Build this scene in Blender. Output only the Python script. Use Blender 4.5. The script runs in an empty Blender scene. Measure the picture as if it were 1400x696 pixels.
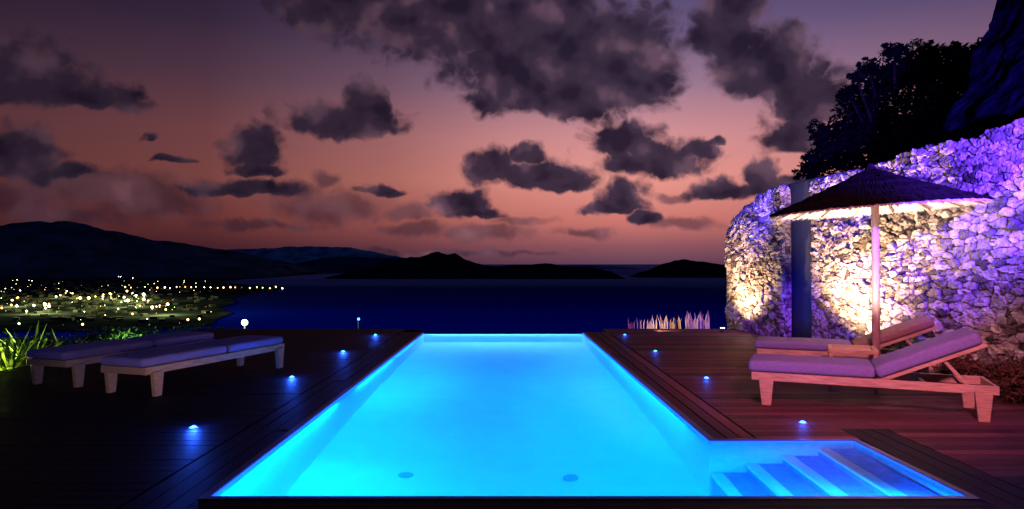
import bpy, bmesh, math, random
import numpy as np
from mathutils import Vector, Matrix, noise as mn
random.seed(7); np.random.seed(7)
S=bpy.context.scene; COL=S.collection

def lin(c):
    return tuple(((x/255)/12.92 if x/255<=0.04045 else ((x/255+0.055)/1.055)**2.4) for x in c)+(1,)

# ---------------------------------------------------------------- helpers
def link(o,parent=None):
    COL.objects.link(o)
    if parent: o.parent=parent
    return o
def tag(o,label=None,category=None,group=None,kind=None):
    if label:o["label"]=label
    if category:o["category"]=category
    if group:o["group"]=group
    if kind:o["kind"]=kind
    return o
def mesh_obj(name,verts,faces,mat=None,parent=None,smooth=False):
    me=bpy.data.meshes.new(name); me.from_pydata(verts,[],faces); me.update()
    if smooth: me.polygons.foreach_set("use_smooth",[True]*len(me.polygons))
    o=bpy.data.objects.new(name,me)
    if mat: me.materials.append(mat)
    return link(o,parent)
def bm_obj(name,bm,mat=None,parent=None,smooth=False):
    me=bpy.data.meshes.new(name); bm.to_mesh(me); bm.free()
    if smooth: me.polygons.foreach_set("use_smooth",[True]*len(me.polygons))
    if mat: me.materials.append(mat)
    return link(bpy.data.objects.new(name,me),parent)
def empty(name,loc,rotz=0):
    o=bpy.data.objects.new(name,None); o.empty_display_size=.2; o.location=loc; o.rotation_euler=(0,0,rotz)
    return link(o)
def box(bm,c,s,rot=None,bev=0.0,seg=2,taper=None):
    r=bmesh.ops.create_cube(bm,size=1.0); vs=r['verts']
    for v in vs:
        v.co=Vector((v.co.x*s[0],v.co.y*s[1],v.co.z*s[2]))
        if taper and v.co.z<0: v.co.x*=taper[0]; v.co.y*=taper[1]
    if bev>0:
        es=list({e for v in vs for e in v.link_edges})
        rr=bmesh.ops.bevel(bm,geom=es,offset=bev,segments=seg,affect='EDGES',profile=.5)
        vs=list({v for f in rr['faces'] for v in f.verts}|{v for v in vs if v.is_valid})
    for v in vs:
        if rot: v.co=rot@v.co
        v.co+=Vector(c)
    return vs
def tube(bm,p0,p1,r0,r1,n=10):
    p0=Vector(p0);p1=Vector(p1); d=(p1-p0).normalized()
    a=d.orthogonal().normalized(); b=d.cross(a)
    A=[];B=[]
    for i in range(n):
        t=2*math.pi*i/n; o=a*math.cos(t)+b*math.sin(t)
        A.append(bm.verts.new(p0+o*r0));B.append(bm.verts.new(p1+o*r1))
    for i in range(n):
        j=(i+1)%n; bm.faces.new((A[i],A[j],B[j],B[i]))
    bm.faces.new(A[::-1]);bm.faces.new(B)

def new_mat(name):
    m=bpy.data.materials.new(name); m.use_nodes=True
    nt=m.node_tree; b=nt.nodes["Principled BSDF"]
    return m,nt,b
def simple(name,col,rough=.6,nscale=0,namt=.25,bump=0,bscale=60,stretch=(1,1,1),spec=.5):
    m,nt,b=new_mat(name)
    b.inputs["Roughness"].default_value=rough
    b.inputs["Specular IOR Level"].default_value=spec
    b.inputs["Base Color"].default_value=(*col,1)
    tc=nt.nodes.new("ShaderNodeTexCoord"); mp=nt.nodes.new("ShaderNodeMapping")
    mp.inputs["Scale"].default_value=stretch
    nt.links.new(tc.outputs["Object"],mp.inputs["Vector"])
    if nscale:
        n=nt.nodes.new("ShaderNodeTexNoise"); n.inputs["Scale"].default_value=nscale; n.inputs["Detail"].default_value=6
        nt.links.new(mp.outputs[0],n.inputs["Vector"])
        r=nt.nodes.new("ShaderNodeValToRGB")
        r.color_ramp.elements[0].position=.3; r.color_ramp.elements[1].position=.72
        r.color_ramp.elements[0].color=(*[max(0,x*(1-namt)) for x in col],1)
        r.color_ramp.elements[1].color=(*[min(1,x*(1+namt)) for x in col],1)
        nt.links.new(n.outputs["Fac"],r.inputs[0]); nt.links.new(r.outputs[0],b.inputs["Base Color"])
    if bump:
        n=nt.nodes.new("ShaderNodeTexNoise"); n.inputs["Scale"].default_value=bscale; n.inputs["Detail"].default_value=5
        nt.links.new(mp.outputs[0],n.inputs["Vector"])
        bp=nt.nodes.new("ShaderNodeBump"); bp.inputs["Strength"].default_value=bump; bp.inputs["Distance"].default_value=.02
        nt.links.new(n.outputs["Fac"],bp.inputs["Height"]); nt.links.new(bp.outputs[0],b.inputs["Normal"])
    return m
def emis(name,col,strength,sample=False):
    m,nt,b=new_mat(name)
    b.inputs["Base Color"].default_value=(*col,1)
    b.inputs["Emission Color"].default_value=(*col,1); b.inputs["Emission Strength"].default_value=strength
    if not sample: m.cycles.emission_sampling='NONE'
    return m
def attr_mat(name,attr,stops,rough,bump,bscale,stretch=(1,1,1),nscale=8,namt=.35,spec=.5):
    m,nt,b=new_mat(name); b.inputs["Roughness"].default_value=rough; b.inputs["Specular IOR Level"].default_value=spec
    a=nt.nodes.new("ShaderNodeAttribute"); a.attribute_name=attr
    r=nt.nodes.new("ShaderNodeValToRGB")
    while len(r.color_ramp.elements)<len(stops): r.color_ramp.elements.new(.5)
    for e,(p,c) in zip(r.color_ramp.elements,stops): e.position=p; e.color=(*c,1)
    nt.links.new(a.outputs["Fac"],r.inputs[0])
    tc=nt.nodes.new("ShaderNodeTexCoord"); mp=nt.nodes.new("ShaderNodeMapping"); mp.inputs["Scale"].default_value=stretch
    nt.links.new(tc.outputs["Object"],mp.inputs["Vector"])
    n=nt.nodes.new("ShaderNodeTexNoise"); n.inputs["Scale"].default_value=nscale; n.inputs["Detail"].default_value=7
    nt.links.new(mp.outputs[0],n.inputs["Vector"])
    mr=nt.nodes.new("ShaderNodeMapRange"); mr.inputs["From Min"].default_value=.3; mr.inputs["From Max"].default_value=.7
    mr.inputs["To Min"].default_value=1-namt; mr.inputs["To Max"].default_value=1+namt
    nt.links.new(n.outputs["Fac"],mr.inputs["Value"])
    vm=nt.nodes.new("ShaderNodeVectorMath"); vm.operation='SCALE'
    nt.links.new(r.outputs[0],vm.inputs[0]); nt.links.new(mr.outputs[0],vm.inputs["Scale"])
    nt.links.new(vm.outputs[0],b.inputs["Base Color"])
    n2=nt.nodes.new("ShaderNodeTexNoise"); n2.inputs["Scale"].default_value=bscale; n2.inputs["Detail"].default_value=6
    nt.links.new(mp.outputs[0],n2.inputs["Vector"])
    bp=nt.nodes.new("ShaderNodeBump"); bp.inputs["Strength"].default_value=bump; bp.inputs["Distance"].default_value=.02
    nt.links.new(n2.outputs["Fac"],bp.inputs["Height"]); nt.links.new(bp.outputs[0],b.inputs["Normal"])
    return m

# ---------------------------------------------------------------- camera
F=933.0; EYE=1.6
cam=bpy.data.cameras.new("camera"); co=link(bpy.data.objects.new("camera",cam))
cam.sensor_width=36; cam.lens=F/1400*36; cam.clip_start=.05; cam.clip_end=200000
co.location=(0,0,EYE); co.rotation_euler=(math.radians(90)+math.atan(12/F),0,0)
S.camera=co
S.view_settings.view_transform='Standard'
try: S.view_settings.look='None'
except: pass
S.view_settings.exposure=0

# ---------------------------------------------------------------- world : dusk sky with clouds
W=bpy.data.worlds.new("World"); S.world=W; W.use_nodes=True; nt=W.node_tree; N=nt.nodes; L=nt.links
try: W.cycles.sampling_method='NONE'
except Exception as ex: print(ex)
bg=N["Background"]
def node(t,**k):
    n=N.new(t)
    for a,b in k.items(): setattr(n,a,b)
    return n
def M(op,a,b=None,c=None,clamp=False):
    n=node("ShaderNodeMath",operation=op); n.use_clamp=clamp
    for i,v in enumerate((a,b,c)):
        if v is None: continue
        if isinstance(v,(int,float)): n.inputs[i].default_value=v
        else: L.new(v,n.inputs[i])
    return n.outputs[0]
tc=node("ShaderNodeTexCoord"); sep=node("ShaderNodeSeparateXYZ"); L.new(tc.outputs["Generated"],sep.inputs[0])
az=M('ARCTAN2',sep.outputs[0],sep.outputs[1]); el=M('ARCSINE',sep.outputs[2])
comb=node("ShaderNodeCombineXYZ"); L.new(M('MULTIPLY',az,10.0),comb.inputs[0]); L.new(M('MULTIPLY',el,10.0),comb.inputs[1])
P=comb.outputs[0]
def mapr(v,a,b,c,d,smooth=False):
    n=node("ShaderNodeMapRange"); 
    if smooth: n.interpolation_type='SMOOTHSTEP'
    L.new(v,n.inputs["Value"])
    for k,x in zip(("From Min","From Max","To Min","To Max"),(a,b,c,d)): n.inputs[k].default_value=x
    return n.outputs[0]
def ramp(v,stops,interp='LINEAR'):
    r=node("ShaderNodeValToRGB"); r.color_ramp.interpolation=interp
    while len(r.color_ramp.elements)<len(stops): r.color_ramp.elements.new(.5)
    for e,(p,c) in zip(r.color_ramp.elements,stops): e.position=p; e.color=c
    L.new(v,r.inputs[0]); return r.outputs[0]
elf=M('MULTIPLY',el,2.0,clamp=True)
skyc=ramp(elf,[(0.0,lin((100,66,88))),(.05,lin((144,86,96))),(.12,lin((206,120,112))),(.24,lin((236,154,142))),
               (.36,lin((216,148,150))),(.50,lin((160,124,148))),(.64,lin((112,94,132))),(.80,lin((74,64,108))),(1.0,lin((40,36,70)))])
azf=ramp(mapr(az,-.75,.75,0,1),[(0.0,(.11,.09,.11,1)),(.22,(.22,.17,.19,1)),(.38,(.48,.42,.43,1)),(.50,(.82,.79,.79,1)),(.62,(1,1,1,1)),(.78,(.82,.79,.84,1)),(1,(.5,.45,.55,1))])
mul=node("ShaderNodeMix",data_type='RGBA',blend_type='MULTIPLY'); mul.inputs[0].default_value=1
L.new(skyc,mul.inputs[6]); L.new(azf,mul.inputs[7]); sky=mul.outputs[2]
def noisen(vec,scale,detail,rough=.55,dist=0):
    n=node("ShaderNodeTexNoise"); n.inputs["Scale"].default_value=scale; n.inputs["Detail"].default_value=detail
    n.inputs["Roughness"].default_value=rough; n.inputs["Distortion"].default_value=dist
    L.new(vec,n.inputs["Vector"]); return n
def VM(op,a,b=None,c=None):
    n=node("ShaderNodeVectorMath",operation=op)
    for i,v in enumerate((a,b,c)):
        if v is None: continue
        if isinstance(v,tuple): n.inputs[i].default_value=v
        else: L.new(v,n.inputs[i])
    return n
w1=noisen(P,1.9,5,.5)
wv=VM('MULTIPLY_ADD',w1.outputs["Color"],(.66,.38,0),(-.33,-.19,0)).outputs[0]
Q=VM('ADD',P,wv).outputs[0]
def to_q(px,py):
    a=math.atan((px-700)/F); e=math.atan((360-py)/F*math.cos(a)); return a*10,e*10
def field(lst,flat=False,k=1.0):
    acc=None
    for (cx,cy,rx,ry) in lst:
        rx*=k; ry*=k
        if flat: cy=cy+ry*.35; ry=ry*1.3
        ax,ay=to_q(cx,cy); a=math.atan((cx-700)/F)
        sx=rx/F*10*math.cos(a)**2; sy=ry/F*10*math.cos(a)
        v=VM('MULTIPLY_ADD',Q,(1/sx,1/sy,0),(-ax/sx,-ay/sy,0)).outputs[0]
        if flat: v=VM('MAXIMUM',v,VM('MULTIPLY',v,(1,-1.9,1)).outputs[0]).outputs[0]
        ln=node("ShaderNodeVectorMath",operation='LENGTH'); L.new(v,ln.inputs[0])
        acc=ln.outputs["Value"] if acc is None else M('SMOOTH_MIN',acc,ln.outputs["Value"],.22)
    return acc
dark=[(455,2,88,42),(610,15,165,66),(740,45,155,92),(845,72,96,84),(690,125,60,34),(790,120,74,42),
 (850,185,58,26),(895,215,88,28),(950,206,32,14),
 (990,35,56,42),(1050,85,82,52),(1110,128,68,50),(1085,180,54,26),(1010,0,52,26),
 (40,100,106,48),(125,128,78,22),(15,205,70,42),(85,232,54,12),
 (470,160,92,27),(497,137,36,26),(346,200,48,32),(352,232,42,12),(235,219,32,6),(205,188,11,8),
 (672,222,36,31),(735,235,86,24),(770,248,54,12),(720,208,30,14),(852,268,38,26),(842,284,48,11),(880,300,22,10),(975,194,22,7),
 (630,274,40,21),(650,292,44,10),(525,259,38,8),(330,258,96,14),(990,255,52,17),(1045,240,38,25),(1090,250,48,13)]
faint=[(450,282,88,30),(400,262,60,18),(150,255,150,28),(90,292,120,20),(215,275,85,36),(30,270,60,30),(560,290,50,14),(710,304,50,9),(660,318,80,12),
 (570,312,60,10),(930,306,70,10),(800,318,40,7),(440,240,18,14),(920,268,22,8),(350,310,90,8),(600,345,200,5)]
n2=noisen(P,2.4,6,.48,.1)
ns=noisen(P,2.0,2.5,.4,.1)
n3=noisen(VM('ADD',P,(.12,.26,0)).outputs[0],2.0,2.5,.4,.1)
bn=noisen(Q,3.4,3,.42)
bil=M('MULTIPLY_ADD',M('ABSOLUTE',M('SUBTRACT',bn.outputs["Fac"],.5)),2.0,-.16)
nz=M('ADD',M('MULTIPLY_ADD',n2.outputs["Fac"],.80,-.32),M('MULTIPLY',bil,.6))
fd=field(dark,True); ff=field(faint)
dd=M('ADD',M('SUBTRACT',1.0,fd),nz); df=M('ADD',M('SUBTRACT',1.0,ff),nz)
md=mapr(dd,-.12,.40,0,.99,True); mf=mapr(df,-.2,.7,0,.66,True)
rel=M('MULTIPLY_ADD',M('SUBTRACT',ns.outputs["Fac"],n3.outputs["Fac"]),1.15,.48)
rel=M('ADD',rel,M('MULTIPLY_ADD',n2.outputs["Fac"],.24,-.12))
big=noisen(P,.8,2)
rel2=M('ADD',rel,M('MULTIPLY_ADD',big.outputs["Fac"],.8,-.40))
rel3=M('SUBTRACT',rel2,M('MULTIPLY',mapr(dd,.0,1.1,0,1),.32),clamp=True)
cc=ramp(rel3,[(0,lin((38,28,48))),(.35,lin((60,46,66))),(.65,lin((100,74,92))),(1,lin((158,112,124)))],'EASE')
azc=node("ShaderNodeMix",data_type='RGBA',blend_type='MULTIPLY'); azc.inputs[0].default_value=.6
L.new(cc,azc.inputs[6]); L.new(azf,azc.inputs[7])
mx=node("ShaderNodeMix",data_type='RGBA'); L.new(mf,mx.inputs[0]); L.new(sky,mx.inputs[6]); L.new(azc.outputs[2],mx.inputs[7])
mx2=node("ShaderNodeMix",data_type='RGBA'); L.new(md,mx2.inputs[0]); L.new(mx.outputs[2],mx2.inputs[6]); L.new(azc.outputs[2],mx2.inputs[7])
low=node("ShaderNodeMix",data_type='RGBA'); L.new(mapr(el,-.03,-.004,1,0),low.inputs[0]); L.new(mx2.outputs[2],low.inputs[6]); low.inputs[7].default_value=(.01,.012,.03,1)
back=node("ShaderNodeMix",data_type='RGBA'); L.new(mapr(sep.outputs[1],-.2,.35,1,0),back.inputs[0]); L.new(low.outputs[2],back.inputs[6]); back.inputs[7].default_value=(.005,.014,.085,1)
L.new(back.outputs[2],bg.inputs["Color"]); bg.inputs["Strength"].default_value=1.0

# ---------------------------------------------------------------- sea
SEA=-120.0
m,snt,b=new_mat("sea_water")
b.inputs["Roughness"].default_value=.7; b.inputs["Specular IOR Level"].default_value=.0
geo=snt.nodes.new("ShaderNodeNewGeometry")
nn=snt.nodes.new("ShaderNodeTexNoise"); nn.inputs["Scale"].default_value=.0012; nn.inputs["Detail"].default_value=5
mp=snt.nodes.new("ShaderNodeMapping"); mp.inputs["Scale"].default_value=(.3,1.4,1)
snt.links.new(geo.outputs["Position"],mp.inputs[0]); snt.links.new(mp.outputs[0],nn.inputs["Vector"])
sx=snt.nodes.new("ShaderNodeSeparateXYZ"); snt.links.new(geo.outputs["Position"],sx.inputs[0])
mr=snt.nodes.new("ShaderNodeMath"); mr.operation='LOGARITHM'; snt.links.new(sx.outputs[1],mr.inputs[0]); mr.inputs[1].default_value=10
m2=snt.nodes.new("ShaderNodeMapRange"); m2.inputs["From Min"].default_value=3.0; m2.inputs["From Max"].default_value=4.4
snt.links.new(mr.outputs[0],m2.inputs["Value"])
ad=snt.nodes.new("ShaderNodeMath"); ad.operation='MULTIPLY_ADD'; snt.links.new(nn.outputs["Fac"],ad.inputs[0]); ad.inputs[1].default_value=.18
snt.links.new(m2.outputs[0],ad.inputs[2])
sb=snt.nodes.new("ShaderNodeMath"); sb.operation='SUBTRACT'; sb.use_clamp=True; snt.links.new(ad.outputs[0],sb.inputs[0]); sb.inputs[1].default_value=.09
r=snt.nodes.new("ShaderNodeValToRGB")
st=[(0,(.0,.03,1.0,1)),(.12,(.003,.025,.70,1)),(.24,(.008,.02,.32,1)),(.34,(.03,.045,.20,1)),(.43,(.16,.20,.32,1)),(.56,(.30,.34,.44,1)),(.66,(.18,.20,.30,1)),(1,(.50,.44,.52,1))]  # pool glow near and sky reflection far are painted into the base colour
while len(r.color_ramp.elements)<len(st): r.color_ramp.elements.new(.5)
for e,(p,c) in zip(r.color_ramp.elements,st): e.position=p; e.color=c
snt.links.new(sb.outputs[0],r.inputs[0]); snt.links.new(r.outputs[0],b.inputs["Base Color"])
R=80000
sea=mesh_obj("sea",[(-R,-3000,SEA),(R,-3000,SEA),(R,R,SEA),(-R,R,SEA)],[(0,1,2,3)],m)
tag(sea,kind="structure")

# ---------------------------------------------------------------- hillside under the terrace
m_ground=simple("dry_ground",(.03,.03,.022),.9,.8,.4,.4,12,spec=.1)
xs=sorted(set([-600,-450,-320,-220,-150,-100,-70]+[x for x in range(-50,41,2)]+[60,90,140,220,350]))
ys=sorted(set([-60,-40,-20]+[y for y in range(-10,61,2)]+[70,85,105,130,170,220,290,380,480,600,750]))
def hill(x,y):
    z=-2.6
    if x<-6.9: 
        t=min(1,(-6.9-x)/1.5); z=-2.6+2.2*t
        if x<-14: z-=(-14-x)*.14
    if x>9: z+= min(1,(x-9)/3)*2.6+max(0,x-12)*.25
    if y>17: z-= (y-17)*.26*(1 if x>-6 else .8)
    z+=mn.noise(Vector((x*.1,y*.1,0)))*.25
    return max(z,-125)
v=[(x,y,hill(x,y)) for y in ys for x in xs]; nx=len(xs)
f=[(j*nx+i,j*nx+i+1,(j+1)*nx+i+1,(j+1)*nx+i) for j in range(len(ys)-1) for i in range(nx-1)]
tag(mesh_obj("hillside",v,f,m_ground,smooth=True),kind="structure")

# ---------------------------------------------------------------- far land
def fbm(x,y,o=5):
    s=0;a=1
    for i in range(o): s+=a*mn.noise(Vector((x,y,i*7.3))); x*=2.05;y*=2.05;a*=.5
    return s
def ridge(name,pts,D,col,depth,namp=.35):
    mt=simple(name+"_scrub_haze",col,1.0,.004,.6,0,spec=0)  # distance haze painted in: farther ridges get a paler, bluer base colour
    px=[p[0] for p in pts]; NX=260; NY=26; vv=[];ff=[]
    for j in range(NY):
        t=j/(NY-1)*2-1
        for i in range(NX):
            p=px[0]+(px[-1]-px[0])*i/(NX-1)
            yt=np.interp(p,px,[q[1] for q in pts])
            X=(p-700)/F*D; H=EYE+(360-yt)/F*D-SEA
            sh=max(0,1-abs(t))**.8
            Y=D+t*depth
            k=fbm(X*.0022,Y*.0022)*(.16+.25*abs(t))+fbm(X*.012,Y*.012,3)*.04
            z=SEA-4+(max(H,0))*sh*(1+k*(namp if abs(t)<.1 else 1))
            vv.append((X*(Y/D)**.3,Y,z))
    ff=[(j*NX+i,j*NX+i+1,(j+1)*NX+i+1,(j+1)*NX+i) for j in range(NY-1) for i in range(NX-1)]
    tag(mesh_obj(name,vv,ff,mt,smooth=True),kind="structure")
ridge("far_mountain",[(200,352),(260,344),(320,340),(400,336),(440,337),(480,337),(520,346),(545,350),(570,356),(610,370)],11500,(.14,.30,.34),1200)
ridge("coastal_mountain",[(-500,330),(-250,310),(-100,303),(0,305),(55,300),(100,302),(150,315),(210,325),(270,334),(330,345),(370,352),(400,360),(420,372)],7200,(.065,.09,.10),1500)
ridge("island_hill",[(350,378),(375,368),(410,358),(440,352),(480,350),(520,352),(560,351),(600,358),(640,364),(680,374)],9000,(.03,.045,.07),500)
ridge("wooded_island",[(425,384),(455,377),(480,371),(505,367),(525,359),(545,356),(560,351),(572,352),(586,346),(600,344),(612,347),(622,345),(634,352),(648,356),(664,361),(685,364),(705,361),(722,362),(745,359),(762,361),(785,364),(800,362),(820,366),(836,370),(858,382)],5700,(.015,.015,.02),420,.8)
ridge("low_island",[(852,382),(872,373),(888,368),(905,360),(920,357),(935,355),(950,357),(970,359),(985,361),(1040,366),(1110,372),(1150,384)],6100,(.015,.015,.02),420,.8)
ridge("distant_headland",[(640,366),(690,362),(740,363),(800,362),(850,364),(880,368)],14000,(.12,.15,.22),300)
def gp(px,py,z):
    d=(EYE-z)*F/(py-360); return ((px-700)/F*d,d)
raw=[(-500,455),(150,452),(230,449),(290,444),(296,436),(318,428),(300,420),(322,414),(316,407),(338,402),(360,399),(392,395.5),(380,392),(350,390),(300,386),(330,382),(380,379),(300,376),(-500,376)]
poly=[gp(a,b_,-118) for a,b_ in raw]
land_m=simple("coastal_plain_ground",(.026,.034,.034),1,.012,.8,0,spec=0)
tag(mesh_obj("coastal_plain",[(x,y,-118) for x,y in poly],[tuple(range(len(poly)))],land_m),kind="structure")

# town lamps
lm=[emis("lamp_glow_warm",(1,.62,.20),10),emis("lamp_glow_white",(1,.90,.58),13),emis("lamp_glow_green",(.60,1,.34),7),emis("lamp_glow_amber",(1,.40,.10),6),emis("lamp_glow_dim",(.72,.62,.20),.6)]
lms=[]
for mm in lm:
    bm=bmesh.new(); bmesh.ops.create_icosphere(bm,subdivisions=1,radius=1)
    me=bpy.data.meshes.new("street_lamp"); bm.to_mesh(me); bm.free(); me.materials.append(mm); lms.append(me)
spots=[]
for i in range(25): spots.append((172+i*8.9+random.uniform(-2,2),393+random.uniform(-1,1.2),random.uniform(.6,1.1)))
for i in range(34): spots.append((random.gauss(165,12) ,374+random.gauss(0,4.5),.42))
for i in range(14): spots.append((235+i*3.6,375+random.uniform(-2,2),.38))
cl=[(random.uniform(10,230),random.uniform(396,424)) for _ in range(12)]
for i in range(92):
    c_=random.choice(cl); spots.append((random.gauss(c_[0],13),random.gauss(c_[1],3),random.choice([.25,.35,.5,.6,1.0,1.4,2.1])))
for i in range(40): spots.append((random.uniform(0,300),random.uniform(384,400),random.uniform(.2,.5)))
for i in range(38): spots.append((random.uniform(0,290),random.uniform(410,446),random.choice([.25,.4,.7,1.6])))
for i in range(9): spots.append((random.uniform(0,60),random.uniform(370,384),random.uniform(.25,.4)))
for i in range(10): spots.append((random.uniform(460,600),random.uniform(372,379),random.uniform(.12,.2)))
for i,(px,py,sz) in enumerate(spots):
    py=max(py,367); px=max(px,-30)
    x,y=gp(px,py,-109)
    k=random.choices([0,1,2,3,4],[5,3,2.6,2.4,6])[0]
    if py<384: k=random.choice([0,1])
    if sz>.7 and k==4: k=0
    o=bpy.data.objects.new("street_lamp",lms[k]); o.location=(x,y,-109); s=y/F*sz*.95; o.scale=(s,s,s); link(o)
    tag(o,"glowing lamp in a seaside town at night","street lamp","lamps of the seaside town")
bm=bmesh.new()
for i in range(420):
    px=random.gauss(130,90); py=random.choice([random.gauss(404,9),random.uniform(384,440)])
    if px>300 or px<-60 or py<384: continue
    x,y=gp(px,py,-117); h=random.uniform(4,7)
    box(bm,(x,y,-118+h/2),(random.uniform(8,17),random.uniform(9,16),h),Matrix.Rotation(random.random()*3,3,'Z'))
tag(bm_obj("town_houses",bm,simple("town_plaster",(.05,.05,.035),.9,.05,.5)),"low houses spread over the dark coastal plain","houses",kind="stuff")
def lamp(name,typ,loc,col,power,size=.1,target=None,**k):
    l=bpy.data.lights.new(name,typ); l.color=col; l.energy=power
    if typ in('POINT','SPOT'): l.shadow_soft_size=size
    o=link(bpy.data.objects.new(name,l)); o.location=loc
    for a,b in k.items(): setattr(l,a,b)
    if target is not None: o.rotation_euler=(Vector(target)-Vector(loc)).to_track_quat('-Z','Y').to_euler()
    return o
for i,c_ in enumerate(cl[:7]):
    x,y=gp(c_[0],c_[1],-100); lamp("town_glow",'POINT',(x,y,-80),(.95,1,.35),900000,4)

# ---------------------------------------------------------------- pool
ZW=-.022; ZF=-1.5
A=(-2.07,4.7);B=(3.12,4.7);C=(3.08,6.17);D=(1.78,6.17);E=(1.62,15.7);G=(-2.03,15.7)
outline=[A,B,C,D,E,G]
m_pool=simple("pool_plaster",(.62,.78,.86),.6,3,.04,.05,30)
m_tread=simple("blue_mosaic",(.12,.36,.80),.5,14,.2,.1,60)
m_lit_edge=simple("lit_riser_pale",(.70,.88,.92),.5,10,.05)  # pale colour imitates step risers catching the pool light
v=[];f=[];fm=[]
def quad(a,b,c,d,mi=0):
    n=len(v); v.extend([a,b,c,d]); f.append((n,n+1,n+2,n+3)); fm.append(mi)
J=(1.78,4.7)
quad((*A,ZF),(*J,ZF),(*D,ZF),(A[0],D[1],ZF)); quad((A[0],D[1],ZF),(*D,ZF),(*E,ZF),(*G,ZF))
for i in range(6):
    p=outline[i];q=outline[(i+1)%6]
    top=-.001 if not(i==4) else -.026
    quad((*p,ZF),(*q,ZF),(*q,top),(*p,top),1 if i in(1,2) else 0)
pool=empty("swimming_pool",(0,10,0)); tag(pool,"glowing blue infinity swimming pool with side steps set in deck","swimming pool")
def child(o,par):
    o.parent=par; o.matrix_parent_inverse=Matrix.Translation(par.location).inverted(); return o
bo=child(mesh_obj("basin",v,f,m_pool),pool); bo.data.materials.append(simple("mid_blue_mosaic",(.40,.70,.86),.5,14,.1,.1,60))
for p_,mi in zip(bo.data.polygons,fm): p_.material_index=mi
x0s=1.80; sw=(3.075-x0s)/4
zs=[-.88,-.65,-.42,-.19]
for i,z in enumerate(zs):
    x0=x0s+sw*i; x1=x0+sw
    bm=bmesh.new(); box(bm,((x0+x1)/2,5.435,(z+ZF)/2),(x1-x0-.002,1.46,z-ZF-.004),None,.004)
    child(bm_obj("step",bm,m_tread),pool)
    bm=bmesh.new(); box(bm,(x0+.040,5.435,z-.03),(.115,1.45,.075),None,.014)
    child(bm_obj("step_lit_edge",bm,m_lit_edge),pool)
mw=bpy.data.materials.new("pool_water"); mw.use_nodes=True; wnt=mw.node_tree; wnt.nodes.clear()
out=wnt.nodes.new("ShaderNodeOutputMaterial"); rf=wnt.nodes.new("ShaderNodeBsdfRefraction"); gl=wnt.nodes.new("ShaderNodeBsdfGlossy"); ms=wnt.nodes.new("ShaderNodeMixShader")
rf.inputs["Color"].default_value=(.70,.92,1,1); rf.inputs["Roughness"].default_value=.09; rf.inputs["IOR"].default_value=1.33
gl.inputs["Roughness"].default_value=.25; gl.inputs["Color"].default_value=(.5,.5,.6,1)
fr=wnt.nodes.new("ShaderNodeFresnel"); fr.inputs["IOR"].default_value=1.33
mm_=wnt.nodes.new("ShaderNodeMath"); mm_.operation='MULTIPLY'; mm_.inputs[1].default_value=.22; wnt.links.new(fr.outputs[0],mm_.inputs[0]); wnt.links.new(mm_.outputs[0],ms.inputs[0])
wnt.links.new(rf.outputs[0],ms.inputs[1]); wnt.links.new(gl.outputs[0],ms.inputs[2]); wnt.links.new(ms.outputs[0],out.inputs[0])
tcn=wnt.nodes.new("ShaderNodeTexCoord"); wn=wnt.nodes.new("ShaderNodeTexNoise"); wn.inputs["Scale"].default_value=1.1; wn.inputs["Detail"].default_value=2
wnt.links.new(tcn.outputs["Object"],wn.inputs["Vector"]); bp=wnt.nodes.new("ShaderNodeBump"); bp.inputs["Strength"].default_value=.2; bp.inputs["Distance"].default_value=.05
wnt.links.new(wn.outputs["Fac"],bp.inputs["Height"]); wnt.links.new(bp.outputs[0],rf.inputs["Normal"]); wnt.links.new(bp.outputs[0],gl.inputs["Normal"])
child(mesh_obj("water",[(x,y,ZW) for x,y in outline],[tuple(range(6))],mw),pool)
m_cop=simple("coping_tile",(.04,.07,.22),.4,20,.3)
cw=.055
def stripmesh(name,mat,items):
    bm=bmesh.new()
    for (a,b,w,z0,z1,off) in items:
        a=Vector((*a,0));b=Vector((*b,0)); d=(b-a).normalized(); n_=Vector((d.y,-d.x,0))
        a=a+n_*off; b=b+n_*off; nrm=n_*w
        pts=[a,b,b+nrm,a+nrm]
        lo=[bm.verts.new((p.x,p.y,z0)) for p in pts]; hi=[bm.verts.new((p.x,p.y,z1)) for p in pts]
        bm.faces.new(hi); bm.faces.new(lo[::-1])
        for i in range(4): bm.faces.new((lo[i],lo[(i+1)%4],hi[(i+1)%4],hi[i]))
    bmesh.ops.recalc_face_normals(bm,faces=bm.faces)
    return child(bm_obj(name,bm,mat),pool)
o_=.004
stripmesh("coping",m_cop,[((A[0]-cw,4.7),(B[0]+cw,4.7),cw,-.3,.006,o_),(B,C,cw,-.3,.006,o_),((C[0]+cw,C[1]),(D[0],D[1]),cw,-.3,.006,o_),
  ((D[0],D[1]+cw),E,cw,-.3,.006,o_),((E[0]+cw,E[1]),(G[0]-cw,G[1]),.10,-1.9,-.028,o_),(G,A,cw,-.3,.006,o_)])
m_line=emis("blue_rim_glow",(.01,.10,1),1.8,True)  # glowing strip added so the pool rim looks blue-lit
stripmesh("rim_glow_line",m_line,[(G,A,-.008,-.018,-.001,-.001),(D,E,-.008,-.018,-.001,-.001),((C[0]-.01,C[1]),(D[0]+.0,D[1]),-.008,-.018,-.001,-.001),(B,C,-.008,-.018,-.001,-.001)])
for (x,y) in ((-1.05,6.75),(.58,6.7)):
    bm=bmesh.new(); bmesh.ops.create_cone(bm,cap_ends=True,segments=24,radius1=.075,radius2=.07,depth=.02,matrix=Matrix.Translation((x,y,ZF+.012)))
    child(bm_obj("drain_cover",bm,simple("drain_metal",(.12,.40,.6),.4)),pool)
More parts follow.
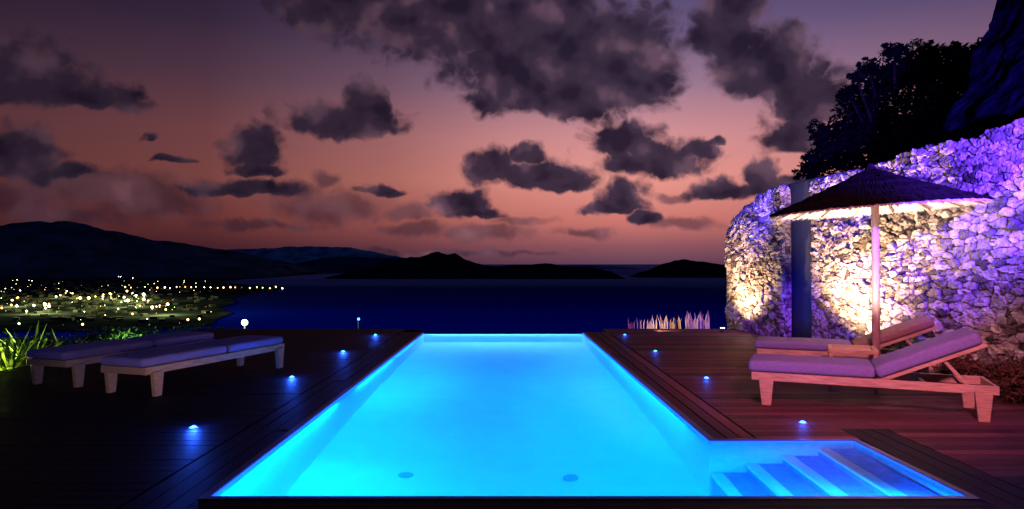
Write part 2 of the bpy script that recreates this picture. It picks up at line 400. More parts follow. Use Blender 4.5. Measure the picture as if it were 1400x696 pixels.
def strip_light(x,y,sx_,sy_,col,p,z=-.1):
    l=bpy.data.lights.new("pool_strip_light",'AREA'); l.shape='RECTANGLE'; l.size=sx_; l.size_y=sy_; l.color=col; l.energy=p
    o=link(bpy.data.objects.new("pool_strip_light",l)); o.location=(x,y,z); return o
cy=(0.0,.35,1.0)
strip_light(-1.97,6.4,.05,3.2,cy,100); strip_light(1.62,8.0,.05,2.0,(0,.33,1),72)
for side,x in ((-1,-1.97),(1,1.62)):
    strip_light(x-(0 if side<0 else .03),10.4,.05,2.6,(0,.31,1),74)
    strip_light(x-(0 if side<0 else .07),13.2,.05,2.4,(0,.19,1),40)
strip_light(-.2,15.63,3.4,.05,(.12,.50,1),60)
strip_light(-.1,4.77,3.6,.05,cy,80)
strip_light(2.3,4.77,1.2,.05,(0,.24,1),75)

# ---------------------------------------------------------------- deck
def wallx(y): return 6.9-.0843*y
m_deck=attr_mat("deck_boards_stain_shade","tint",[(0,(.0025,.0025,.006)),(.3,(.03,.011,.012)),(.65,(.075,.024,.027)),(1,(.13,.043,.046))],.58,.3,14,(1.2,14,6),6,.4,spec=.10)
bv=[];bf=[];bt=[]
def board(x0,x1,y0,y1,z1=0.0,z0=-.03,quadpts=None):
    n=len(bv); t=random.random()
    pts=quadpts or [(x0,y0),(x1,y0),(x1,y1),(x0,y1)]
    dz=random.uniform(-.0012,.0012)
    bv.extend([(x,y,z0) for x,y in pts]+[(x,y,z1+dz) for x,y in pts])
    bf.extend([(n+4,n+5,n+6,n+7),(n,n+1,n+5,n+4),(n+1,n+2,n+6,n+5),(n+2,n+3,n+7,n+6),(n+3,n,n+4,n+7)])
    t=t*.02 if pts[2][0]<-1.9 else .32+.68*t  # unlit left boards painted near black; right boards vary at random
    if pts[0][1]<4.69: t*=.10  # near row darkened into the same painted shade
    bt.extend([t]*8)
pitch=.148125; gap=.008
k0=-int(7/pitch); k1=int((16.8-4.25)/pitch)
XL=-7.6
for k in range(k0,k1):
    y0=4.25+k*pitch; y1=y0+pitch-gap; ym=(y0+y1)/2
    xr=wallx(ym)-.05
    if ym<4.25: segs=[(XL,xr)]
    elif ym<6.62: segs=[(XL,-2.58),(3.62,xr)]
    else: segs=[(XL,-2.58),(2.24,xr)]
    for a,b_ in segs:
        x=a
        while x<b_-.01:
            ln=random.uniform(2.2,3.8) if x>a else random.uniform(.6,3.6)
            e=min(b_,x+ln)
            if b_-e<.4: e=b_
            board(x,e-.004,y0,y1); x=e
nb=3
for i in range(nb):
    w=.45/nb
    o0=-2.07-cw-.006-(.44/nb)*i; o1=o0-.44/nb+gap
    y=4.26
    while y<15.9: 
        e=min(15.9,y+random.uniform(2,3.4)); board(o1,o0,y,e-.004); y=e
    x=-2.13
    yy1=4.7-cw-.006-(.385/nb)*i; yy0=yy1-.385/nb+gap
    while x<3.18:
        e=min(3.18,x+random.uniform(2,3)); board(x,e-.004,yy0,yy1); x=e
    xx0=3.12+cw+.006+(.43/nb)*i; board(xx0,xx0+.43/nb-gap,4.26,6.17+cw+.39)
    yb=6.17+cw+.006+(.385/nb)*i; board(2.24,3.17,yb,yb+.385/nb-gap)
    def ex(y): return 1.78-(y-6.17)*.16/9.53
    def bx(y,t): a=ex(y)+cw+.008; return a+(2.232-a)*t
    for (ya,yb2) in ((6.245,8.9),(8.904,12.1),(12.104,15.9)):
        t0=i/nb;t1=(i+1)/nb-.04
        board(0,0,0,0,quadpts=[(bx(ya,t0),ya),(bx(ya,t1),ya),(bx(yb2,t1),yb2),(bx(yb2,t0),yb2)])
me=bpy.data.meshes.new("wooden_deck"); me.from_pydata(bv,[],bf); me.update()
at=me.attributes.new("tint",'FLOAT','POINT'); at.data.foreach_set("value",bt); me.materials.append(m_deck)
deck=link(bpy.data.objects.new("wooden_deck",me)); tag(deck,"dark stained wooden board terrace surrounding the pool, shade painted on left side","deck",kind="structure")
bm=bmesh.new()
for (x0,y0,x1,y1) in ((XL,-2.8,XL,16.8),(XL,16.85,-2.2,16.85),(2.24,16.85,5.45,16.85)):
    box(bm,((x0+x1)/2,(y0+y1)/2,-.45),(max(.04,abs(x1-x0)),max(.04,abs(y1-y0)),.82))
tag(bm_obj("deck_fascia",bm,simple("fascia_wood",(.01,.006,.006),.6,5,.3)),kind="structure")

m_fix=simple("dark_metal",(.03,.03,.03),.4)
m_led=emis("blue_led",(.03,.22,1),12); m_ring=simple("brushed_steel",(.2,.2,.22),.4)
for (x,y) in ((-3.09,6.64),(-3.08,9.57),(-3.05,12.35),(-3.04,15.2),(2.51,15.2),(2.6,12.4),(2.70,9.5),(2.91,6.85)):
    e=empty("deck_light",(x,y,0)); tag(e,"small round blue recessed light in the wooden deck","deck light","blue lights along the pool deck")
    bm=bmesh.new(); bmesh.ops.create_cone(bm,cap_ends=True,segments=24,radius1=.045,radius2=.04,depth=.008,matrix=Matrix.Translation((0,0,.004))); bm_obj("rim",bm,m_ring,e)
    bm=bmesh.new(); bmesh.ops.create_uvsphere(bm,u_segments=20,v_segments=10,radius=.027); bmesh.ops.scale(bm,vec=(1,1,.45),verts=bm.verts); bmesh.ops.translate(bm,vec=(0,0,.010),verts=bm.verts)
    bm_obj("lens",bm,m_led,e,True)
    lamp("deck_light_glow",'POINT',(x,y,.06),(.02,.10,1),18 if x<0 else 2.6,.02)
e=empty("path_light",(-4.4,19.6,-3.2)); tag(e,"small blue path light on a thin dark post below deck","path light")
bm=bmesh.new(); tube(bm,(0,0,-.3),(0,0,3.17),.015,.015,8); bm_obj("post",bm,m_fix,e)
bm=bmesh.new(); bmesh.ops.create_uvsphere(bm,u_segments=12,v_segments=8,radius=.035); bmesh.ops.translate(bm,vec=(0,0,3.2),verts=bm.verts); bm_obj("lens",bm,m_led,e,True)

# ---------------------------------------------------------------- stone walls
m_stone=attr_mat("rubble_stone","tint",[(0,(.006,.005,.005)),(.16,(.07,.055,.045)),(.5,(.26,.21,.165)),(1,(.48,.41,.32))],.8,1.0,26,(1,1,1),9,.55,spec=.2)
def vnoise(x,y,seed):
    rs=np.random.RandomState(seed); g=rs.rand(256,256)
    xi=np.floor(x).astype(int); yi=np.floor(y).astype(int); fx=x-xi; fy=y-yi; fx=fx*fx*(3-2*fx); fy=fy*fy*(3-2*fy)
    a=g[xi%256,yi%256];b=g[(xi+1)%256,yi%256];c=g[xi%256,(yi+1)%256];d=g[(xi+1)%256,(yi+1)%256]
    return (a*(1-fx)+b*fx)*(1-fy)+(c*(1-fx)+d*fx)*fy-.5
def voro(u,vv,seed,a=.21,b=.10):
    rs=np.random.RandomState(seed); NN=128
    jx=rs.rand(NN,NN);jy=rs.rand(NN,NN);rh=rs.rand(NN,NN);tx=rs.rand(NN,NN)-.5;ty=rs.rand(NN,NN)-.5
    wu=u+.07*vnoise(u*4,vv*6,seed+1)+.035*vnoise(u*18,vv*22,seed+2)+.12*vnoise(u*1.2,vv*1.4,seed+21); wv=vv+.07*vnoise(u*3,vv*4,seed+3)+.028*vnoise(u*20,vv*20,seed+4)+.14*vnoise(u*1.1,vv*1.5,seed+22)
    U=wu/a; V=wv/b; I=np.floor(U).astype(int); Jj=np.floor(V).astype(int)
    F1=np.full(u.shape,9.);F2=np.full(u.shape,9.);ID=np.zeros(u.shape,int);DX=np.zeros(u.shape);DY=np.zeros(u.shape)
    for di in(-2,-1,0,1,2):
        for dj in(-2,-1,0,1,2):
            ii=(I+di)%NN;jj=(Jj+dj)%NN
            dx=U-(I+di+.0+1.0*jx[ii,jj]); dy=V-(Jj+dj+.04+.92*jy[ii,jj])
            d=(np.abs(dx)**2.4+np.abs(dy)**2.4)**(1/2.4)*(.62+.76*rh[ii,jj])
            n=d<F1; F2=np.where(n,F1,np.minimum(F2,d)); ID=np.where(n,ii*NN+jj,ID); DX=np.where(n,dx,DX);DY=np.where(n,dy,DY); F1=np.where(n,d,F1)
    e=np.clip((F2-F1)/.13,0,1)
    r2=rs.rand(NN*NN)
    rough=.030*np.abs(vnoise(u*14,vv*17,seed+6))+.026*np.abs(vnoise(u*27,vv*33,seed+7))
    h=e*(.022+.048*r2[ID]+.040*tx.ravel()[ID]*DX+.048*ty.ravel()[ID]*DY-rough)
    h+=.08*vnoise(u*1.5,vv*1.8,seed+9)+.012*vnoise(u*22,vv*30,seed+14)
    return h,ID,e,r2
def sheet(V_,F_,T_,p0,p1,inward,Hf,top,seed,res=.0135):
    p0=np.array(p0);p1=np.array(p1);Ls=np.linalg.norm(p1-p0);d=(p1-p0)/Ls;inn=np.array(inward)
    nu=max(3,int(Ls/res)); us=np.linspace(0,Ls,nu); nv=int(3.2/res); nt_=int(top/.025) if top else 0
    U=np.repeat(us[:,None],nv+nt_,1); s=us/Ls
    Hs=np.array([Hf(t) for t in s])[:,None]+.05*vnoise(us*5,us*0+.3,seed+12)[:,None]
    vf=np.concatenate([np.linspace(0,1,nv)*3.2, 3.2+np.linspace(0,top,nt_+1)[1:] if nt_ else []])[None,:]
    vs=np.repeat(vf,nu,0); front=(np.arange(nv+nt_)<nv)[None,:]
    h,ID,e,rh=voro(U+seed*3.7,vs,seed)
    fe=np.clip(np.minimum(U,Ls-U)/.05,0,1); h=h*fe
    X0=p0[0]+d[0]*U; Y0=p0[1]+d[1]*U
    zb=np.where(front,vs/3.2*Hs,Hs); back=np.where(front,0,vs-3.2)
    nzf=np.where(front,np.clip((vs-3.1)/.1,0,1)*.7,1.0); nin=np.sqrt(1-np.minimum(nzf,1)**2)
    X=X0+inn[0]*back-inn[0]*h*nin; Y=Y0+inn[1]*back-inn[1]*h*nin; Z=zb+h*nzf*1.4-.05*(1-np.clip(vs/.1,0,1))
    n0=len(V_)
    V_.extend(np.stack([X,Y,Z],-1).reshape(-1,3).tolist())
    w=nv+nt_
    T=(.14+.86*np.random.RandomState(seed+5).rand(128*128)[ID])*np.clip(e*1.1,0,1); T_.extend(T.ravel().tolist())
    for i in range(nu-1):
        b0=n0+i*w
        F_.extend([(b0+j,b0+w+j,b0+w+j+1,b0+j+1) for j in range(w-1)])
def make_wall(name,sheets,label):
    V_=[];F_=[];T_=[]
    for s in sheets: sheet(V_,F_,T_,*s)
    me=bpy.data.meshes.new(name); me.from_pydata(V_,[],F_); me.update()
    a=me.attributes.new("tint",'FLOAT','POINT'); a.data.foreach_set("value",T_); me.materials.append(m_stone)
    o=link(bpy.data.objects.new(name,me)); tag(o,label,"stone wall"); return o
inn=(.9965,.084)
H1=lambda t:3.13-.75*((1-t))**3
make_wall("stone_wall",[((wallx(17.3),17.3),(wallx(14.25),14.25),inn,H1,.14,3),
   ((wallx(14.25),14.25),(wallx(14.25)+.14,14.27),(-.084,.9965),lambda t:3.13,0,11)],"rough rubble stone wall with rounded end lit by warm uplight")
Y2a,Y2b=13.2,5.6
H2=lambda t:3.09+(Y2a-(Y2a+(Y2b-Y2a)*t))*.045
make_wall("stone_wall",[((wallx(Y2a),Y2a),(wallx(Y2b),Y2b),inn,H2,.55,21)],"long rubble stone wall washed in violet and warm light")
bm=bmesh.new(); box(bm,(wallx(13.65)+.30,13.9,1.62),(.3,2.0,3.32),Matrix.Rotation(.084,3,'Z'),.02)
tag(bm_obj("plaster_pillar",bm,simple("navy_plaster",(.02,.025,.08),.7,6,.3,.3,30)),"dark blue plastered pillar between two stone walls","pillar")

m_house=simple("house_stucco",(.003,.003,.008),.9,5,.7,.6,9,spec=.0)
prof=[(6.55,2.6),(6.60,3.45),(6.85,3.95),(7.15,4.55),(7.37,5.12),(7.55,5.65),(7.75,6.3),(8.05,7.0),(8.6,7.6),(9.6,8.0)]
vv=[];ff=[];ny=60;pp=[]
for i in range(len(prof)-1):
    for k in range(8):
        t=k/8; pp.append((prof[i][0]*(1-t)+prof[i+1][0]*t,prof[i][1]*(1-t)+prof[i+1][1]*t))
for j in range(ny):
    y=10.6-j*.1
    for (x,z) in pp:
        dlt=.12*fbm(y*2.6,z*2.6,5)
        vv.append((x+.03*(10.6-y)+dlt,y,z))
w=len(pp)
ff=[(j*w+i,j*w+i+1,(j+1)*w+i+1,(j+1)*w+i) for j in range(ny-1) for i in range(w-1)]
n=len(vv); vv.append((10.5,10.6,2.6)); ff.append(tuple(list(range(w))+[n]))
tag(mesh_obj("stone_house",vv,ff,m_house),"dark blue lit rounded corner of a house above wall","house")

# ---------------------------------------------------------------- foliage
m_leafd=simple("dark_foliage",(.006,.007,.006),.9,3,.4,spec=.0)
m_leafg=simple("green_foliage",(.09,.15,.03),.55,2,.5)
m_leafb=simple("dry_brown_foliage",(.10,.045,.025),.8,6,.5,spec=.1)
m_bark=simple("bark",(.02,.014,.010),.9,6,.4,.5,20,spec=.1)
def leaves(V_,F_,c,r,n,size,flat=.0):
    for _ in range(n):
        while True:
            p=Vector((random.uniform(-1,1),random.uniform(-1,1),random.uniform(-1,1)))
            if p.length<=1: break
        p=p*(.55+.45*random.random())
        q=Vector((c[0]+p.x*r[0],c[1]+p.y*r[1],c[2]+p.z*r[2]))
        d=Vector((random.gauss(0,1),random.gauss(0,1),random.gauss(0,.8))).normalized(); s=size*random.uniform(.5,1.3)
        e=d.orthogonal().normalized(); e=Matrix.Rotation(random.random()*6.28,3,d)@e
        n0=len(V_); V_.extend([tuple(q-d*s),tuple(q+e*s*.35),tuple(q+d*s),tuple(q-e*s*.35)]); F_.append((n0,n0+1,n0+2,n0+3))
def T(px,py,Y): return ((px-700)/F*Y, Y, EYE+(360-py)/F*Y)
tree=empty("pine_tree",(9.0,16.2,1.5)); tag(tree,"dark silhouetted pine tree behind the stone wall","tree")
bm=bmesh.new(); tb=Vector((9.0,16.2,0.6)); tube(bm,tb,(9.1,16.2,3.6),.22,.15)
V_=[];F_=[]
bl_=[(1130,215,32),(1150,190,40),(1180,150,42),(1212,112,42),(1195,200,60),(1248,95,40),(1288,105,48),(1255,160,62),(1322,90,32),(1320,145,50),(1190,92,14),(1225,70,15),(1278,72,18),(1342,72,24),(1365,110,42),(1375,170,50),(1122,185,16),(1160,125,14),(1250,220,60),(1310,200,60),(1110,232,22),(1305,68,12),(1172,104,9)]
for (a,b_,r_) in bl_:
    c=T(a,b_,16+random.uniform(-.9,.9)); r=r_/F*16
    tube(bm,(9.1,16.2,3.4),c,.07,.015,6)
    leaves(V_,F_,c,(r,r*1.2,r*.85),int(60+3000*r*r),.08)
    for _ in range(9):
        th=random.random()*6.28; k=random.uniform(.85,1.15); c2=(c[0]+math.cos(th)*r*k,c[1],c[2]+math.sin(th)*r*.85*k); leaves(V_,F_,c2,(r*.28,r*.28,r*.18),70,.045)
child(bm_obj("trunk",bm,m_bark),tree); child(mesh_obj("crown",V_,F_,m_leafd),tree)

def bush(cx,cy,cz,r,n,size,mat,lab,grp="bushes on the slope beside the deck"):
    V_=[];F_=[]
    for _ in range(9):
        a=random.random()*6.28; d=random.random()*.7
        leaves(V_,F_,(cx+math.cos(a)*d*r,cy+math.sin(a)*d*r,cz+random.uniform(.2,.75)*r),(r*.42,r*.42,r*.34),n//9,size)
    e=empty("garden_bush",(cx,cy,cz)); tag(e,lab,"bush",grp)
    bm=bmesh.new()
    for _ in range(6): tube(bm,(cx,cy,cz-.3 if cz!=0 else 0),(cx+random.uniform(-.5,.5)*r,cy+random.uniform(-.5,.5)*r,cz+.6*r),.03 if cz else .012,.01 if cz else .005,6)
    child(bm_obj("stem",bm,m_bark),e); child(mesh_obj("foliage",V_,F_,mat),e)
for (px,Y,top,r) in ((64,12.6,458,.8),(8,11.8,456,.8),(-40,12,450,.9),(30,12.8,450,.9),(110,13.6,462,.7),(140,14.5,452,1.0),(205,17,446,1.2),(250,21,436,1.3),(300,23,440,1.2),(350,28,450,1.2),(20,17,444,1.4),(110,19,442,1.3),(170,22,440,1.3),(400,30,452,1.2)):
    x=(px-700)/F*Y; zt=EYE-(top-360)/F*Y
    bush(x,Y,zt-1.05*r,r,2600 if Y<15 else 1500,.06 if Y<15 else .085,m_leafg,"leafy green bush faintly lit at night")
for (y,r) in ((7.2,.42),(7.9,.5),(8.8,.45),(9.7,.38)):
    bush(wallx(y)-.38,y,0,r,1500,.04,m_leafb,"low dry reddish brown shrub at foot of stone wall","dry shrubs along the stone wall")
def frond_plant(cx,cy,cz,h,n):
    V_=[];F_=[]
    for i in range(n):
        a=random.random()*6.28; ln=h*random.uniform(.5,1.2); lean=random.uniform(.25,1.0); w=random.uniform(.02,.038)
        px_=Vector((math.cos(a),math.sin(a),0)); sd=Vector((-px_.y,px_.x,0)); n0=len(V_); K=7
        for k in range(K):
            t=k/(K-1); p=Vector((cx,cy,cz))+px_*(ln*lean*t**1.3)+Vector((0,0,ln*(t*(1.25-.75*lean*t))))
            ww=w*math.sin(math.pi*min(1,.12+.88*t))+.003; V_.extend([tuple(p-sd*ww),tuple(p+sd*ww)])
        for k in range(K-1): F_.append((n0+2*k,n0+2*k+1,n0+2*k+3,n0+2*k+2))
    o=mesh_obj("spiky_plant",V_,F_,m_leafg); tag(o,"spiky long leaved plant lit bright yellow green","plant","spiky plants beside the deck")
for (x,y,z,h) in ((-8.0,10.9,-.45,.9),(-8.1,11.5,-.45,.9),(-8.5,10.6,-.4,1.0),(-7.95,12.2,-.5,.85),(-7.9,10.2,-.5,.6)):
    frond_plant(x,y,z,h,80)
m_reed=simple("dry_reed",(.50,.38,.24),.8,10,.3)
for (px,n,h) in ((868,6,.26),(884,6,.2),(900,16,.32),(918,16,.30),(938,22,.36),(958,26,.42)):
    V_=[];F_=[];x0=(px-700)/F*17.1
    for i in range(n):
        x=x0+random.uniform(-.22,.22); y=17.1+random.uniform(-.15,.15); hh=h*random.uniform(.4,1.1); lx=random.gauss(0,.08); n0=len(V_)
        V_.extend([(x-.006,y,-.5),(x+.006,y,-.5),(x+lx*.4+.013,y,hh*.5),(x+lx*.4-.013,y,hh*.5),(x+lx,y,hh)])
        F_.extend([(n0,n0+1,n0+2,n0+3),(n0+3,n0+2,n0+4)])
    tag(mesh_obj("dry_grass_tuft",V_,F_,m_reed),"tuft of dry pale reeds at the deck edge","ornamental grass","dry reeds along the deck edge")

# ---------------------------------------------------------------- loungers
m_teak=simple("teak_wood",(.42,.25,.14),.55,5,.35,.25,20,(1.5,14,14))
m_teakp=simple("warm_lit_teak_wood",(.62,.36,.15),.6,5,.3,.25,20,(1.5,14,14))  # warm light on the left loungers put into a paler, warmer teak
m_cushv=simple("mauve_canvas",(.31,.24,.42),.85,30,.12,.35,220,spec=.2)
m_cushp=simple("plum_canvas",(.19,.14,.30),.85,30,.12,.35,220,spec=.2)
m_cusht=simple("dusky_tan_canvas",(.22,.12,.11),.85,30,.12,.35,220,spec=.2)
def lounger(x,y,ang,back,cush,label,grp,Lx=2.36,teak=None,th=.125):
    teak=teak or m_teak
    e=empty("sun_lounger",(x,y,0),ang); tag(e,label,"sun lounger",grp)
    Wd=.70; zt=.36; hx=1.26 if back else 1.4
    bm=bmesh.new()
    for s in(-1,1): box(bm,(Lx/2,s*(Wd/2-.02),zt-.045),(Lx,.04,.09),None,.006)
    for xx in(.02,Lx-.02): box(bm,(xx,0,zt-.045),(.035,Wd-.084,.085),None,.005)
    for i in range(12 if back else 24):
        xx=.10+i*.1
        if xx<Lx-.08: box(bm,(xx,0,zt-.018),(.07,Wd-.085,.02),None,.003)
    for xx in (hx,1.75): box(bm,(xx,0,zt-.07),(.04,Wd-.085,.04),None,.004)
    bm_obj("frame",bm,teak,e)
    for xx in(.16,Lx-.14):
        for s in(-1,1):
            bm=bmesh.new(); box(bm,(0,0,0),(.16,.06,.30),None,.006,2,(.62,.9))
            o=bm_obj("leg",bm,teak,e); o.location=(xx,s*(Wd/2+.012),.15)
    def cushion(c,L_,Rm):
        bm=bmesh.new()
        vs=box(bm,(0,0,0),(L_,Wd-.02,th),None,.04,5)
        bmesh.ops.subdivide_edges(bm,edges=[e_ for e_ in bm.edges if e_.calc_length()>.3],cuts=9,use_grid_fill=True)
        for v_ in bm.verts:
            u_=v_.co.x/L_*2; w_=v_.co.y/(Wd)*2
            if v_.co.z>0: v_.co.z+=.014*(1-u_**4)*(1-w_**4)+.005*mn.noise(Vector((v_.co.x*5,v_.co.y*5,x)))
            v_.co=Rm@v_.co+c
        return bm
    I3=Matrix.Identity(3)
    bm_obj("seat_cushion",cushion(Vector((hx/2-.02,0,zt+th/2+.003)),hx+.03,I3),cush,e,True)
    Rm=Matrix.Rotation(-back,3,'Y'); piv=Vector((hx+.03,0,zt)); bl=Lx-hx-.06 if back else Lx-hx-.03
    bm_obj("back_cushion",cushion(piv+Rm@Vector((bl/2,0,th/2+.003)),bl,Rm),m_cusht if (back and th<.12) else cush,e,True)
    if back:
        bm=bmesh.new()
        for s in(-1,1): box(bm,piv+Rm@Vector((bl/2,s*(Wd/2-.075),-.02)),(bl+.04,.03,.05),Rm,.004)
        for i in range(10): box(bm,piv+Rm@Vector((.06+i*.1,0,-.008)),(.07,Wd-.2,.018),Rm,.003)
        bm_obj("backrest",bm,teak,e)
        for s in(-1,1):
            top=piv+Rm@Vector((bl*.62,s*(Wd/2-.11),-.04)); bot=Vector((Lx-.22,s*(Wd/2-.11),zt-.06)); d=top-bot
            bm=bmesh.new(); an=math.atan2(d.x,d.z); box(bm,(top+bot)/2,(.035,.025,d.length),Matrix.Rotation(an,3,'Y'),.004); bm_obj("prop",bm,teak,e)
    return e
ar=math.atan2(-.86,1.97); nrm=Vector((.40,.917)); ax_=Vector((.917,-.40))
fx=Vector((2.9,7.74))+nrm*.35-ax_*.18
lounger(fx.x,fx.y,ar,math.radians(24),m_cushp,"teak sun lounger with plum cushion and raised back beside parasol","loungers on the lit deck")
r2=fx+Vector((.55,2.25))+ax_*.30
lounger(r2.x,r2.y,ar,math.radians(23),m_cushp,"teak sun lounger with plum cushion near stone wall","loungers on the lit deck",2.36,None,.11)
al=math.atan2(2.25,.74)
def left_l(x,y):
    n_=Vector((-math.sin(al),math.cos(al)))*.35; t_=Vector((math.cos(al),math.sin(al)))*.16
    lounger(x+n_.x-t_.x,y+n_.y-t_.y,al,0,m_cushv,"flat teak sun lounger with mauve cushion on dark deck","flat loungers on the dark deck",2.62,m_teakp,.105)
left_l(-4.29,8.25); left_l(-5.62,8.85)
t=empty("side_table",(4.35,8.75,0),ar); tag(t,"low square teak table between two sun loungers","table")
bm=bmesh.new()
for s in(-1,1):
    box(bm,(0,s*.25,.50),(.56,.05,.05),None,.005); box(bm,(s*.255,0,.50),(.05,.45,.048),None,.005)
for i in range(5): box(bm,(0,-.18+i*.09,.495),(.46,.075,.02),None,.003)
bm_obj("table_top",bm,m_teak,t)
for a in(-1,1):
    for b_ in(-1,1):
        bm=bmesh.new(); box(bm,(a*.25,b_*.24,.235),(.05,.05,.47),None,.005); bm_obj("leg",bm,m_teak,t)

# ---------------------------------------------------------------- thatched parasol
ux,uy=4.82,9.05
um=empty("thatched_parasol",(ux,uy,0)); tag(um,"round thatched straw parasol on a wooden pole","parasol")
bm=bmesh.new(); tube(bm,(0,0,0),(0,0,2.78),.052,.048,16); tube(bm,(0,0,0),(0,0,.05),.22,.20,20)
bm_obj("pole",bm,simple("pole_wood",(.42,.27,.20),.6,5,.3,.2,12,(8,8,1)),um,True)
m_that=simple("straw_thatch_unlit",(.016,.012,.010),.95,12,.7,.9,60,(6,6,1),spec=.05); m_under=simple("straw_underside",(.60,.52,.46),.85,8,.3,.6,40)  # outer straw painted near black as unlit; underside keeps pale straw
can=empty("canopy",(0,0,0)); can.parent=um; can.rotation_euler=(0,math.radians(-3.5),0); can.location=(.12,0,.02)
Rr=1.30; za=2.86; ze=2.31
def prof_z(r): t=r/Rr; return za-(za-ze)*(t**.9)
V_=[];F_=[];na=220;nr=22
for j in range(nr+1):
    r=Rr*j/nr
    for i in range(na):
        a=2*math.pi*i/na; k=.008*math.sin(i*2.9+j)+random.uniform(-.010,.010)
        V_.append((r*math.cos(a),r*math.sin(a),prof_z(r)+k+.018*((j%5)/5)))
for j in range(nr):
    for i in range(na): F_.append((j*na+i,(j+1)*na+i,(j+1)*na+(i+1)%na,j*na+(i+1)%na))
for i in range(3400):
    a=random.random()*6.283; r0=random.choice([Rr*.12,Rr*.3,Rr*.5,Rr*.7,Rr*.86,Rr*.93])*random.uniform(.9,1.05); ln=random.uniform(.12,.22); r1=r0+ln*.85
    if r1>Rr+.03: r1=Rr+random.uniform(0,.05)
    z0=prof_z(r0)+.015; z1=(prof_z(min(r1,Rr)))+random.uniform(.005,.04)
    da=.006/max(r0,.2); n0=len(V_)
    V_.extend([(r0*math.cos(a-da),r0*math.sin(a-da),z0),(r0*math.cos(a+da),r0*math.sin(a+da),z0),(r1*math.cos(a+random.gauss(0,.02)),r1*math.sin(a),z1-.005)])
    F_.append((n0,n0+1,n0+2))
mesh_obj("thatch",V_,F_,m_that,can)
V_=[];F_=[]
for j in range(2,nr+1):
    r=(Rr-.005)*j/nr
    for i in range(na):
        a=2*math.pi*i/na; V_.append((r*math.cos(a),r*math.sin(a),prof_z(r)-.028+.008*math.sin(i*1.7)))
for j in range(nr-2):
    for i in range(na): F_.append((j*na+i,j*na+(i+1)%na,(j+1)*na+(i+1)%na,(j+1)*na+i))
for i in range(1200):
    a=random.random()*6.283; r0=Rr-.05; n0=len(V_); z=prof_z(r0)-.03; l_=random.uniform(.03,.10)
    V_.extend([(r0*math.cos(a-.006),r0*math.sin(a-.006),z),(r0*math.cos(a+.006),r0*math.sin(a+.006),z),((r0+l_)*math.cos(a+random.gauss(0,.012)),(r0+l_)*math.sin(a),z-l_*.5)])
    F_.append((n0,n0+1,n0+2))
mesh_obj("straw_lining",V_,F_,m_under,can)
for i in range(16):
    a=2*math.pi*i/16+.1; bm=bmesh.new()
    tube(bm,(.05*math.cos(a),.05*math.sin(a),prof_z(.05)-.10),((Rr-.03)*math.cos(a),(Rr-.03)*math.sin(a),prof_z(Rr-.05)-.06),.018,.014,8)
    bm_obj("rib",bm,m_teak,can)
bm=bmesh.new(); tube(bm,(0,0,za-.05),(0,0,za+.05),.09,.03,12); bm_obj("finial",bm,m_that,can)

# ---------------------------------------------------------------- lights on the terrace
def uplight(y,power,col,off=.45,soft=.04,size=150,rise=1.8):
    x=wallx(y)-off
    e=empty("garden_uplight",(x,y,0)); tag(e,"small dark metal uplight at foot of the stone wall","garden light","uplights along the stone wall")
    bm=bmesh.new(); tube(bm,(0,0,0),(0,0,.09),.05,.06,16); bm_obj("housing",bm,m_fix,e)
    bm=bmesh.new(); tube(bm,(0,0,.092),(0,0,.10),.05,.05,16); bm_obj("lens",bm,emis("warm_lens",(1,.75,.45),8),e)
    lamp("uplight_lamp",'SPOT',(x,y,.16),col,power,soft,(x+off*.8,y,rise),spot_size=math.radians(size),spot_blend=.8)
warm=(1,.62,.38)
uplight(15.9,900,warm,.66,.04,140,2.8)
uplight(11.4,2000,warm,.88,.04,130,2.8)
lamp("violet_wash",'SPOT',(5.15,5.4,2.75),(.10,.028,1),9500,.05,(6.15,10.0,3.05),spot_size=math.radians(68),spot_blend=.8)
lamp("violet_wash",'SPOT',(4.9,10.9,3.0),(.08,.03,1),420,.05,(6.0,12.4,3.1),spot_size=math.radians(110),spot_blend=.8)
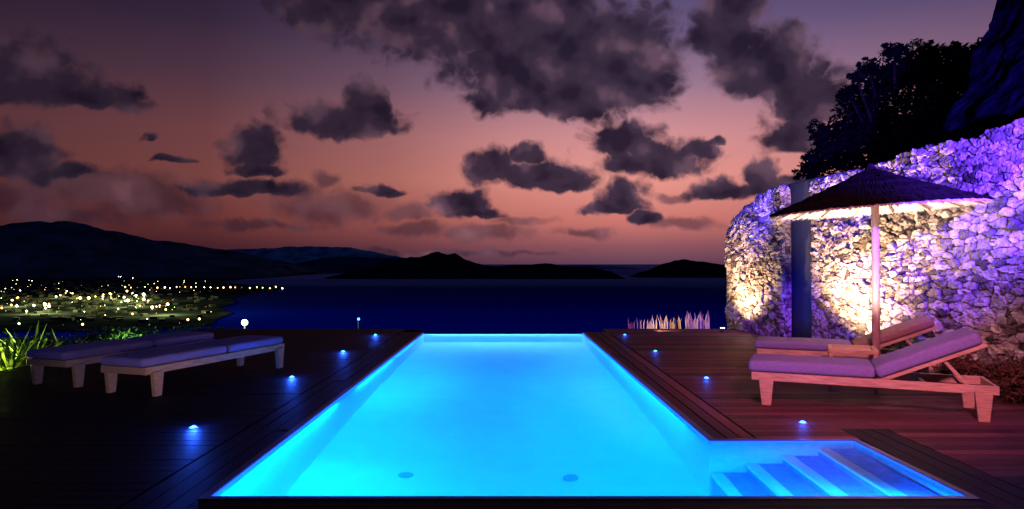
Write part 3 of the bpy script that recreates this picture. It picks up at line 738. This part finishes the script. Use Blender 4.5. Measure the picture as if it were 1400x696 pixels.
lamp("blue_wash",'SPOT',(4.7,14.6,2.9),(.07,.04,1),330,.05,(5.65,15.6,2.9),spot_size=math.radians(110),spot_blend=.8)
lamp("blue_wash",'SPOT',(5.0,13.5,.9),(.03,.03,1),30,.1,(6.0,13.7,1.0),spot_size=math.radians(90),spot_blend=.6)
lamp("terrace_light",'SPOT',(2.4,2.5,3.4),(1,.26,.48),2100,.25,(3.9,8.6,.2),spot_size=math.radians(50),spot_blend=.9)
lamp("terrace_light",'SPOT',(-3.2,3.4,.75),(.8,.62,1),110,.15,(-5.0,9.8,.7),spot_size=math.radians(32),spot_blend=.7)
lamp("terrace_light",'SPOT',(-2.6,6.6,.35),(1,.62,.36),24,.10,(-4.6,9.0,.4),spot_size=math.radians(38),spot_blend=.9)
lamp("canopy_fill",'SPOT',(4.1,8.0,.6),(.95,.74,.80),340,.05,(4.9,9.0,2.4),spot_size=math.radians(86),spot_blend=.6)  # added spot without a fixture, brightens the parasol underside
lamp("reed_light",'SPOT',(3.4,16.0,.1),(1,.76,.42),60,.05,(4.2,17.1,.2),spot_size=math.radians(110),spot_blend=.8)
lamp("plant_light",'POINT',(-8.25,9.9,-.12),(.95,1,.16),420,.04)
lamp("plant_light",'POINT',(-8.7,11.1,-.02),(.80,1,.18),260,.04)
lamp("plant_light",'POINT',(-8.9,16.0,-.3),(.5,1,.4),160,.1)
x,y=(335-700)/F*26,26
z=EYE-(441-360)/F*26
e=empty("lamp_post",(x,y,z-2.0)); tag(e,"bright greenish white lamp on a post among bushes","lamp post")
bm=bmesh.new(); tube(bm,(0,0,-2),(0,0,1.9),.04,.03,8); bm_obj("post",bm,m_fix,e)
bm=bmesh.new(); bmesh.ops.create_uvsphere(bm,u_segments=16,v_segments=8,radius=.12); bmesh.ops.translate(bm,vec=(0,0,2.0),verts=bm.verts); bm_obj("lamp_globe",bm,emis("green_white_lamp",(.5,1,.42),3.2),e,True)
lamp("post_lamp",'POINT',(x,y-.35,z+.1),(.6,1,.5),340,.1)
